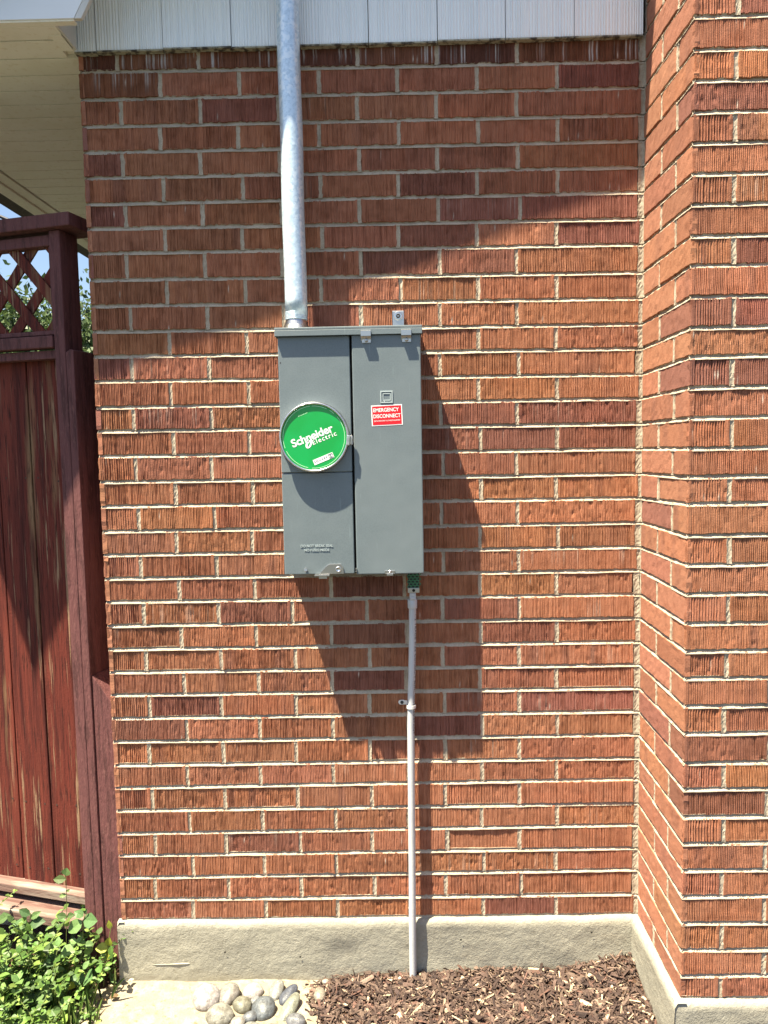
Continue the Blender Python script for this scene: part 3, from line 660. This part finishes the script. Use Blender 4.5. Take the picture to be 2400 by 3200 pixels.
# latch at the lower cover
b = MB(); b.prism([(.6130, 1.0350), (.6350, 1.0580), (.6420, 1.0615), (.6730, 1.0615), (.6785, 1.0520), (.6795, 1.0350)], -.1165, -.1140)
la = P(b.build('seal_latch', M['zinc'], bevel=.0006))
b = MB(); b.lathe([(.0078, 0), (.0078, -.002), (.0055, -.003), (.0048, -.0015), (.0001, -.0015)], .6650, -.1165, 1.0470, 24); sub(b.build('latch_screw', M['steel'], smooth=True), la)
b = MB(); b.box(.6020, .6420, -.1225, -.1000, 1.0300, 1.0342); b.box(.6130, .6350, -.118, -.104, 1.0225, 1.0300); sub(b.build('latch_tongue', M['zinc'], bevel=.0008), la)
b = MB(); b.tube([(.5800, -.1140, 1.0480), (.5800, -.1220, 1.0480)], .0034, 14); b.tube([(.5800, -.1235, 1.0485), (.5800, -.1275, 1.0490)], [.0058, .0045], 16); sub(b.build('latch_pin', M['zinc'], smooth=False), la)
b = MB(); b.box(.7875, .8140, -.1210, -.1195, 1.0330, 1.0425); b.box(.7925, .8090, -.1255, -.1200, 1.0290, 1.0345); dl_ = b.build('door_latch', M['zinc'], bevel=.0008); sub(dl_, dr)
b = MB(); b.lathe([(.0045, 0), (.004, -.003), (.0002, -.0042)], .8008, -.1212, 1.0395, 16); sub(b.build('latch_screw', M['zinc'], smooth=True), dr)
b = MB(); b.tube([(.7125, -.1185, 1.0485), (.7125, -.1235, 1.0485)], .0022, 10); b.tube([(.7125, -.1185, 1.0420), (.7125, -.1235, 1.0420)], .0022, 10); sub(b.build('rivet', M['zinc']), dr)
b = MB(); b.disc(.0018, .5285, -.1152, 1.5870, 10); P(b.build('pry_mark', M['ink']))

# ------------------------------------------------------------------ ground-wire conduit
gc = empty('ground_conduit', (.8445, -.030, -.17)); tag(gc, 'thin grey conduit running from the panel down into the mulch', 'conduit')
bpy.context.view_layer.update(); G_ = lambda o: child(o, gc)
path = [(.8605, -.030, .935), (.8600, -.030, .88), (.8585, -.0295, .81), (.8560, -.0285, .74), (.8535, -.0275, .68), (.8520, -.0270, .64), (.8505, -.0265, .58), (.8495, -.027, .45), (.8485, -.0275, .30), (.8470, -.028, .12), (.8455, -.029, 0), (.8445, -.030, -.21)]
# smooth the path
pp = []
for i in range(len(path) - 1):
    for t in np.linspace(0, 1, 6, endpoint=False): pp.append(tuple(np.array(path[i]) * (1 - t) + np.array(path[i + 1]) * t))
pp.append(path[-1])
G_(MB().tube(pp, .0101, 28).build('pipe', M['pvc'], smooth=True))
b = MB(); b.tube([(.8605, -.030, .922), (.8605, -.030, .9235), (.8605, -.030, .9460), (.8605, -.030, .9470)], [.0125, .0132, .0132, .0125], 28); G_(b.build('connector_sleeve', M['pvc'], smooth=True))
b = MB(); b.box(.8530, .8700, -.0455, -.028, .9475, .9670); b.box(.8555, .8672, -.0475, -.0455, .9490, .9560); b.box(.8555, .8672, -.0475, -.0455, .9590, .9655); G_(b.build('connector_neck', M['pvc'], bevel=.001))
b = MB(); b.box(.8480, .8800, -.0495, -.0440, .9680, .9815); cl = G_(b.build('bonding_clamp', M['zinc'], bevel=.001))
sub(MB().disc(.0042, .8640, -.0498, .9748, 20).build('clamp_hole', M['black']), cl)
b = MB()
for r_ in range(8):
    z0 = .9845 + r_ * .0070
    for q in range(3):
        cx = .8520 + q * .0108 + (.0054 if r_ % 2 else 0)
        if cx > .879: continue
        pts = [(cx + .0052 * math.cos(t), z0 + .0038 * math.sin(t)) for t in [2 * math.pi * i / 6 + math.pi / 6 for i in range(6)]]
        b.tube([(p[0], -.0465, p[1]) for p in pts + pts[:1]], .0013, 6, caps=False)

gs = G_(b.build('green_bonding_strap', M['greenmetal'])); sub(MB().box(.8490, .8795, -.0430, -.0415, .9815, 1.033).build('strap_backing', M['ink']), gs)
b = MB(); b.tube([(.8600, -.028, .965), (.8600, -.028, 1.034)], .011, 20); G_(b.build('threaded_hub', M['zinc'], smooth=True))
# strap
b = MB(); 
arc = [(.8522 + .0122 * math.cos(t), -.0272 + .0122 * -math.sin(t)) for t in np.linspace(-.25, math.pi + .35, 18)]
v = []
for x, y in arc:
    for z in (.6390, .6480): v.append((x, y, z))
b.add(v, [(2 * i, 2 * i + 2, 2 * i + 3, 2 * i + 1) for i in range(17)])
b.box(.8400, .8420, -.022, -.003, .6395, .6485)
stp = G_(b.build('pipe_strap', M['bright'], smooth=False)); md = stp.modifiers.new('thick', 'SOLIDIFY'); md.thickness = .0012
pts = [(.8415, .6415), (.8415, .6525), (.8290, .6545)] + [(.8235 + .0065 * math.cos(t), .6480 + .0065 * math.sin(t)) for t in np.linspace(math.pi * .6, math.pi * 1.4, 8)] + [(.8290, .6415)]
b = MB(); b.prism(pts[::-1], -.0060, -.0030); sub(b.build('strap_ear', M['bright']), stp)
b = MB(); b.lathe([(.0048, 0), (.0045, -.0028), (.0001, -.0030)], .8270, -.0061, .6480, 8); sub(b.build('screw', M['ink']), stp)
# faint printed line of characters down the side of the conduit
me = fit(text('1/2 TRADE SIZE CONDUIT SUNLIGHT RESISTANT', .0085, .0001, 1.12), .34, .0062)
co = np.empty(len(me.vertices) * 3, dtype=np.float32); me.vertices.foreach_get('co', co); co = co.reshape(-1, 3)
zz_ = .735 - co[:, 0]; pz = np.array([p[2] for p in path])[::-1]; cx_ = np.interp(zz_, pz, [p[0] for p in path][::-1]); cy_ = np.interp(zz_, pz, [p[1] for p in path][::-1])
th = R(-38) + co[:, 1] / .0101
me.vertices.foreach_set('co', np.stack([cx_ + .01045 * np.cos(th), cy_ + .01045 * np.sin(th), zz_], -1).astype(np.float32).ravel()); me.update()
me.materials.clear(); me.materials.append(M['ink']); o = bpy.data.objects.new('printed_marking', me); COL.objects.link(o); G_(o)

# ------------------------------------------------------------------ wooden gate (turned 15 degrees)
GA = R(-15)
gt = empty('wooden_gate', (-.08, .05, -.186), GA); tag(gt, 'dark red stained board gate with lattice top and heavy cap rail', 'gate')
def GM(x0, x1, t0, t1, z0, z1, name, m, par=gt, **k):
    """local: s runs left from the hinge end, t runs back, z absolute"""
    return MB().box(-x1, -x0, t0, t1, z0 + .186, z1 + .186).build(name, m, par, **k)
GM(-.030, 1.30, -.022, .105, 1.985, 2.022, 'cap_rail', M['stain_post'], bevel=.003)
GM(.056, 1.28, .004, .042, 1.944, 1.974, 'top_rail', M['stain_post'], bevel=.003)
GM(.020, .0555, .000, .078, -.24, 1.984, 'gate_post', M['stain_post'], bevel=.003)
GM(1.20, 1.29, .000, .09, -.24, 1.984, 'gate_post', M['stain_post'], bevel=.003)
GM(.0565, .066, .010, .05, 1.715, 1.944, 'lattice_stop', M['stain_post'], bevel=.001)
GM(.058, 1.20, -.004, .036, 1.663, 1.697, 'middle_rail', M['stain_post'], bevel=.003)
GM(.058, 1.20, .010, .048, 1.7005, 1.713, 'middle_rail', M['stain_post'], bevel=.002)
GM(.058, 1.20, .012, .045, 1.634, 1.658, 'middle_rail', M['stain_post'], bevel=.002)
# lattice strips
PX, PZ = .125, .145; sl_ = math.atan2(PZ, PX)
s_c = (-.238 + .08) / -.966; z_c = 1.912
for sg, tt in ((1, .018), (-1, .026)):
    b = MB()
    for k in range(-8, 16):
        # line through (s_c + k PX, z_c) with slope sg; clipped to the opening
        s0 = s_c + k * PX; za, zb_ = 1.712, 1.946
        sa_, sb_ = s0 + (za - z_c) / (sg * math.tan(sl_)), s0 + (zb_ - z_c) / (sg * math.tan(sl_))
        hw_ = .0158 / math.sin(sl_)
        pts = [(sa_ - hw_, za), (sa_ + hw_, za), (sb_ + hw_, zb_), (sb_ - hw_, zb_)]
        if max(sa_, sb_) < .06 or min(sa_, sb_) > 1.2: continue
        # clip against the post side s = .064
        def clip(p, lim, keep):
            out = []
            for i in range(len(p)):
                a, c2 = p[i], p[(i + 1) % len(p)]; ia, ic = keep(a[0], lim), keep(c2[0], lim)
                if ia: out.append(a)
                if ia != ic: t = (lim - a[0]) / (c2[0] - a[0]); out.append((lim, a[1] + t * (c2[1] - a[1])))
            return out
        pts = clip(pts, .064, lambda q, l: q >= l)
        if len(pts) < 3: continue
        pts = clip(pts, 1.2, lambda q, l: q <= l)
        if len(pts) < 3: continue
        b.prism([(-p[0], p[1] + .186) for p in pts], tt, tt + .0066)
    b.build('lattice_panel', M['stain'], gt, bevel=.001)
# boards
sb = [.0665, .083, .197, .315, .432, .55, .668, .785, .902, 1.02, 1.138, 1.198]
for i in range(len(sb) - 1):
    yy = .050 + rng.normal() * .0016
    GM(sb[i] + .0022 + (.002 if i == 0 else 0), sb[i + 1] - .0022, yy, yy + .018, .022 + rng.normal() * .003, 1.650, 'board', M['stain'], bevel=.0025)
GM(.064, 1.2, .070, .108, 1.25, 1.34, 'back_brace', M['stain']); GM(.064, 1.2, .070, .108, .25, .34, 'back_brace', M['stain'])
GM(.057, 1.24, .012, .075, .006, .034, 'sill', M['stain_worn'], bevel=.003)
GM(.046, 1.26, -.036, .040, -.046, -.014, 'sill', M['stain_worn'], bevel=.004)

GM(.056, .074, .0725, .090, -.1, 1.64, 'gap_dark_strip', M['stain_post'])  # added strip behind the board gap, blocks bright background so it reads dark
for s_, z_ in [(q + d_, zz + rng.normal() * .004) for q in (.083, .197, .315, .432) for d_ in (.022, .092) for zz in (1.295, .295, .075)]:
    if s_ > .6: continue
    b = MB(); b.disc(.0032, -s_, .0478, z_ + .186, 10); b.build('nail_head', M['rust'], gt)
ps = empty('fence_post', (-.08, .05, -.186), GA); tag(ps, 'dark red post clamped to the gate post with a rough sawn top', 'post')
b = MB(); b.prism([(-.0185, -.05), (.0065, -.05), (.0065, 1.838), (-.004, 1.842), (-.0185, 1.834)], -.001, .112); b.build('post_body', M['stain_post'], ps, bevel=.002)
bl = empty('post_stub', (-.08, .05, -.186), GA); tag(bl, 'short reddish post stub with slanted cut top beside the brick corner', 'post')
b = MB(); b.prism([(.0085, -.05), (.075, -.05), (.075, .826), (.0085, .908)], .004, .100); b.build('stub_body', M['stain_post'], bl, bevel=.002)
bpy.context.view_layer.update()

# ------------------------------------------------------------------ plants
LV = np.array([[0, 0, 0], [.22, .26, .05], [.55, .33, .07], [.85, .16, .03], [1, 0, -.04], [.85, -.16, .03], [.55, -.33, .07], [.22, -.26, .05], [.3, 0, -.01], [.65, 0, -.02]], float)
LF = np.array([[0, 1, 8, 8], [1, 2, 9, 8], [2, 3, 4, 9], [9, 4, 5, 6], [8, 9, 6, 7], [0, 8, 7, 7]])
LT = [(0, 1, 8), (1, 2, 9, 8), (2, 3, 4, 9), (4, 5, 6, 9), (6, 7, 8, 9), (7, 0, 8)]
def leaves(specs, palette):
    """specs: list of (pos, direction, up, length, width factor)"""
    V = []; F = []; C = []; nn = 0
    for p, d, u, l, wf in specs:
        d = np.array(d, float); d /= np.linalg.norm(d) + 1e-9; u = np.array(u, float); sd = np.cross(u, d); sd /= np.linalg.norm(sd) + 1e-9; u = np.cross(d, sd)
        q = LV * [1, wf, 1]; q = q + 0; q[:, 2] -= .25 * rng.random() * q[:, 0] ** 2
        P_ = np.array(p) + l * (q[:, [0]] * d + q[:, [1]] * sd + q[:, [2]] * u)
        V.append(P_); F += [tuple(i + nn for i in t) for t in LT]; nn += 10
        cc = np.array(palette[rng.integers(len(palette))]) * rng.uniform(.5, 1.35)
        C.append(np.tile(np.append(cc, 1), (10, 1)))
    return np.concatenate(V), F, np.concatenate(C)
GP = [(.15, .25, .05), (.11, .20, .04), (.20, .31, .07), (.08, .16, .035), (.24, .34, .08), (.14, .24, .08)]
def plant_specs(bases, h, sp, ll, spread=.35, wf=1.0, stems=None, upv=.9, seglen=.018, rr=.0011):
    out = []
    for bx, by, bz, hh in bases:
        p = np.array([bx, by, bz]); a = rng.uniform(0, 6.28); d = np.array([math.cos(a) * spread, math.sin(a) * spread - .12, upv]); d /= np.linalg.norm(d); L_ = 0; path_ = [tuple(p)]
        tw = rng.uniform(0, 3.1)
        while L_ < hh:
            d = d + rng.normal(size=3) * .16 + [0, 0, -.05]; d /= np.linalg.norm(d); p = p + d * seglen; L_ += seglen; path_.append(tuple(p)); tw += 1.57
            for sg in (0, math.pi):
                a = tw + sg + rng.normal() * .3; sdv = np.array([math.cos(a), math.sin(a), rng.uniform(-.05, .55)])
                out.append((p, sdv, np.array([-.3, -.35, 1]) + rng.normal(size=3) * .3, ll * rng.uniform(.55, 1.3) * (1.15 - .4 * L_ / hh), wf * rng.uniform(.8, 1.2)))
        out.append((p, d + rng.normal(size=3) * .3, np.array([0, -.6, 1]), ll * .7, wf))
        if stems is not None: stems.tube(path_, rr, 5, caps=False)
    return out
def plant(name, specs, stems, pal):
    v, f, c_ = leaves(specs, pal); nv = len(v); 
    V = np.concatenate([v, np.array(stems.v)]) if stems.v else v; F = f + [tuple(i + nv for i in q) for q in stems.f]
    C = np.concatenate([c_, np.tile([.18, .22, .07, 1], (len(V) - nv, 1))])
    return mesh(name, V, F, [M['leaf']], color=C)
def clear(x, y):   # outside gate, posts and wall
    return not (x > -.008 and y > -.012)
st = MB(); bases = []
while len(bases) < 210:
    x, y = rng.uniform(-.62, .0), rng.uniform(-.42, .035)
    lim = -.008 - .05 * rng.random() - .04 * max(0, (-y - .12) / .2)
    if x > lim: continue
    if y > .02 + (-x - .1) * .2: continue
    hh = rng.uniform(.04, .20) + .10 * min(1, max(0, (-x - .05) / .25)) * rng.random() - .05 * max(0, (x + .12) / .12)
    bases.append((x, y, -.174, max(.035, hh)))
tall = [(rng.uniform(-.40, -.13), rng.uniform(-.10, -.045), -.174, rng.uniform(.15, .235)) for _ in range(26)]
sp1 = plant_specs(tall, 0, 0, .030, stems=st, spread=.22, seglen=.026, wf=1.1) + plant_specs(bases[:150], 0, 0, .020, stems=st, spread=.55, seglen=.017) + plant_specs(bases[150:], 0, 0, .036, stems=st, spread=.6, seglen=.03)
o = plant('leafy_weeds', sp1, st, GP + [(.12, .20, .06)]); tag(o, 'tangled sunlit green weeds at the foot of the gate', 'weeds', kind='stuff')
# low blades
st = MB(); sp2 = []
for i in range(260):
    x, y = rng.uniform(-.6, -.005), rng.uniform(-.40, .02); 
    sp2.append(((x, y, -.174), (rng.normal() * .35, rng.normal() * .35, 1), (rng.normal(), -1, .2), rng.uniform(.04, .10), .13))
o = plant('grass_blades', sp2, st, [(.14, .22, .05), (.20, .25, .08), (.09, .17, .04)]); tag(o, 'thin grass blades mixed into the weeds', 'grass', kind='stuff')
# round leaved weed before the post
st = MB(); sp3 = []
def stemleaf(path_, lv, r_=.0012):
    st.tube(path_, r_, 6, caps=False)
    for p, d, u, l, wf in lv: sp3.append((p, d, u, l, wf))
bz = -.174
stemleaf([(-.125, -.03, bz), (-.105, -.035, -.06), (-.095, -.04, .03), (-.088, -.042, .052)],
         [((-.095, -.04, .036), (1, -.3, .1), (-.1, -.9, .5), .046, 1.35), ((-.097, -.04, .034), (-.8, -.3, -.5), (0, -.8, .6), .050, 1.15), ((-.092, -.042, .048), (-.7, -.1, .5), (0, -.7, .7), .030, 1.2), ((-.089, -.042, .052), (.4, 0, 1), (0, -1, .2), .020, .5)])
stemleaf([(-.15, -.05, bz), (-.16, -.06, -.09), (-.15, -.07, -.03)], [((-.15, -.07, -.03), (-1, -.2, .1), (0, -.7, .8), .048, 1.3), ((-.15, -.07, -.035), (1, -.3, .2), (0, -.6, .8), .044, 1.2), ((-.155, -.065, -.055), (-.6, -.6, 0), (0, -.5, 1), .05, 1.2)])
stemleaf([(-.2, -.12, bz), (-.19, -.14, -.12)], [((-.19, -.14, -.115), (.9, -.4, .1), (0, -.5, .9), .056, 1.35), ((-.19, -.14, -.12), (-.9, -.4, 0), (0, -.5, .9), .048, 1.3)])
stemleaf([(-.08, -.08, bz), (-.075, -.09, -.10)], [((-.075, -.09, -.10), (.5, -.5, .3), (0, -.7, .7), .045, 1.5), ((-.075, -.09, -.105), (-.9, -.2, .2), (0, -.6, .8), .04, 1.3)])
stemleaf([(-.3, -.03, bz), (-.28, -.02, -.05), (-.26, -.02, .01), (-.255, -.02, .045)], [((-.262, -.02, .012), (1, -.2, .4), (0, -.6, .8), .05, 1.1), ((-.262, -.02, .01), (-.9, -.2, .2), (0, -.6, .8), .045, 1.1), ((-.256, -.02, .04), (-1, -.1, .6), (0, -.8, .5), .036, 1.0), ((-.256, -.02, .03), (.8, -.1, .6), (0, -.8, .5), .034, .9)])
stemleaf([(-.36, -.03, bz), (-.35, -.04, -.04), (-.34, -.04, .04)], [((-.34, -.04, .04), (-1, 0, .3), (0, -.7, .8), .05, 1), ((-.34, -.04, .035), (.9, -.2, .6), (0, -.7, .8), .045, 1)])
o = plant('broadleaf_weed', sp3, st, [(.11, .20, .075), (.14, .23, .08), (.09, .17, .065)]); tag(o, 'broad round leaved weed standing tallest before the gate post', 'weed')
# slim sprout by the gap
st = MB(); sp3 = []
stemleaf([(-.165, -.01, bz), (-.163, -.005, -.05), (-.158, .0, .06), (-.156, .0, .145)],
         [((-.156, 0, .145), (.2, -.1, 1), (0, -1, .1), .026, 1.6), ((-.156, 0, .135), (-1, -.2, .1), (0, -.9, .5), .036, 1.0), ((-.157, 0, .098), (.8, -.3, .5), (0, -1, .3), .016, .8), ((-.157, 0, .088), (-1, -.2, -.1), (0, -.9, .5), .022, .9), ((-.16, 0, .02), (-.9, -.2, .3), (0, -.8, .5), .03, 1.1), ((-.16, 0, .02), (.9, -.2, .4), (0, -.8, .5), .026, 1.1)], .0009)
o = plant('tall_sprout', sp3, st, [(.16, .26, .09), (.20, .28, .10)]); tag(o, 'single thin sprout rising in the dark gap right of the gate boards', 'weed')
# yellowing sprigs
YW = [('yellow leaved weed by the foundation corner', [(-.05, -.03, bz), (-.045, -.03, -.10), (-.03, -.03, -.04), (-.02, -.028, .01)], [((-.03, -.03, -.055), (-1, -.3, .2), (0, -.6, .8), .036, 1.3), ((-.03, -.03, -.05), (.2, -.3, 1), (0, -.9, .3), .03, 1.2), ((-.022, -.028, .0), (-.2, -.1, 1), (.1, -1, .2), .026, 1.0), ((-.04, -.03, -.08), (.6, -.4, .5), (0, -.8, .5), .034, 1.3)]),
      ('low yellowing weed in the middle of the green clump', [(-.13, -.10, bz), (-.12, -.11, -.11)], [((-.12, -.11, -.11), (.9, -.4, .2), (0, -.5, .9), .03, 1.2), ((-.12, -.11, -.115), (-.8, -.4, .2), (0, -.5, .9), .03, 1.1)])]
for lab_, pth, lv in YW:
    st = MB(); sp3 = []; stemleaf(pth, lv)
    o = plant('yellowing_weed', sp3, st, [(.42, .42, .04), (.34, .38, .05)]); tag(o, lab_, 'weed')
# dry litter on the weeds edge
V = []; 
sp4 = []
for i in range(46):
    x, y = rng.uniform(-.35, .03), rng.uniform(-.33, -.03)
    sp4.append(((x, y, -.165 + rng.uniform(0, .01)), (rng.normal(), rng.normal(), .15), (rng.normal() * .3, rng.normal() * .3, 1), rng.uniform(.008, .028), 1))
st = MB(); o = plant('dry_leaf_litter', sp4, st, [(.45, .38, .24), (.34, .22, .12), (.5, .45, .34)]); tag(o, 'pale dry leaf scraps lying on the sandy ground', 'leaf litter', kind='stuff')

# ------------------------------------------------------------------ trees beyond the gate
def tree(name, x, y, h, r_, n, lab, pal, low=.35, cat='tree', ls=.07):
    t = empty(name, (x, y, -.186)); tag(t, lab, cat); b = MB(); 
    b.tube([(0, 0, 0), (.05, 0, h * .3), (0, .04, h * .55), (.03, 0, h * .8)], [r_ * .09, r_ * .07, r_ * .05, r_ * .02], 10)
    ends = []
    for i in range(22):
        a = rng.uniform(0, 6.28); z0 = h * rng.uniform(low * .8, .75); e = np.array([math.cos(a) * r_ * rng.uniform(.5, .85), math.sin(a) * r_ * rng.uniform(.5, .85), z0 + h * rng.uniform(.05, .25)])
        b.tube([(0, 0, z0), tuple(e * [.5, .5, 1] + [0, 0, -.04 * h]), tuple(e)], [r_ * .03, r_ * .018, r_ * .006], 6); ends.append(e)
    b.build('trunk', M['bark'], t, smooth=True)
    cl = []
    for i in range(90):
        v = rng.normal(size=3); v /= np.linalg.norm(v); v *= rng.uniform(.35, 1) ** .5; cc = np.array([v[0] * r_, v[1] * r_, h * (low + 1) / 2 + v[2] * h * (1 - low) / 2])
        cl.append((cc, r_ * rng.uniform(.14, .30), rng.uniform(.6, 1.3)))
    specs = []; V = []; C = []; 
    for i in range(n):
        cc, cr, br = cl[rng.integers(len(cl))]; p = cc + rng.normal(size=3) * cr * .55; d = rng.normal(size=3); u = rng.normal(size=3); d /= np.linalg.norm(d); sd = np.cross(u, d); sd /= np.linalg.norm(sd); l = ls * rng.uniform(.5, 1.2)
        V.append(np.stack([p, p + d * l * .5 + sd * l * .28, p + d * l, p + d * l * .5 - sd * l * .28])); C.append(np.tile(np.append(np.array(pal[rng.integers(len(pal))]) * rng.uniform(.7, 1.3), 1), (4, 1)))
    mesh('crown', np.concatenate(V), np.arange(4 * n).reshape(-1, 4), M['tleaf'], t, color=np.concatenate(C))
TP = [(.05, .085, .025), (.07, .11, .035), (.09, .13, .045), (.04, .07, .025)]
tree('garden_tree', -3.4, 6.4, 3.12, 2.1, 80000, 'dark leafy tree seen through the gate lattice', TP, .08, ls=.085)
tree('garden_tree', -6.6, 9.0, 4.0, 1.9, 22000, 'distant tree at the left edge behind the gate', TP, .25, ls=.1)
tree('garden_shrub', -1.05, 2.9, 2.15, .42, 12000, 'bright shrub glimpsed between the post and the brick corner', [(.09, .15, .04), (.15, .22, .06), (.06, .10, .03)], .05, 'shrub', .05)

# overhead cable
b = MB(); p0, p1 = np.array([-5.2, 8, 5.0]), np.array([-1.5, 8, 3.95])
b.tube([tuple(p0 * (1 - t) + p1 * t + np.array([0, 0, -.35 * 4 * t * (1 - t)])) for t in np.linspace(0, 1, 24)], .022, 8)
tag(b.build('overhead_cable', M['cable'], smooth=True), 'black overhead cable crossing the sky behind the eave', 'cable')
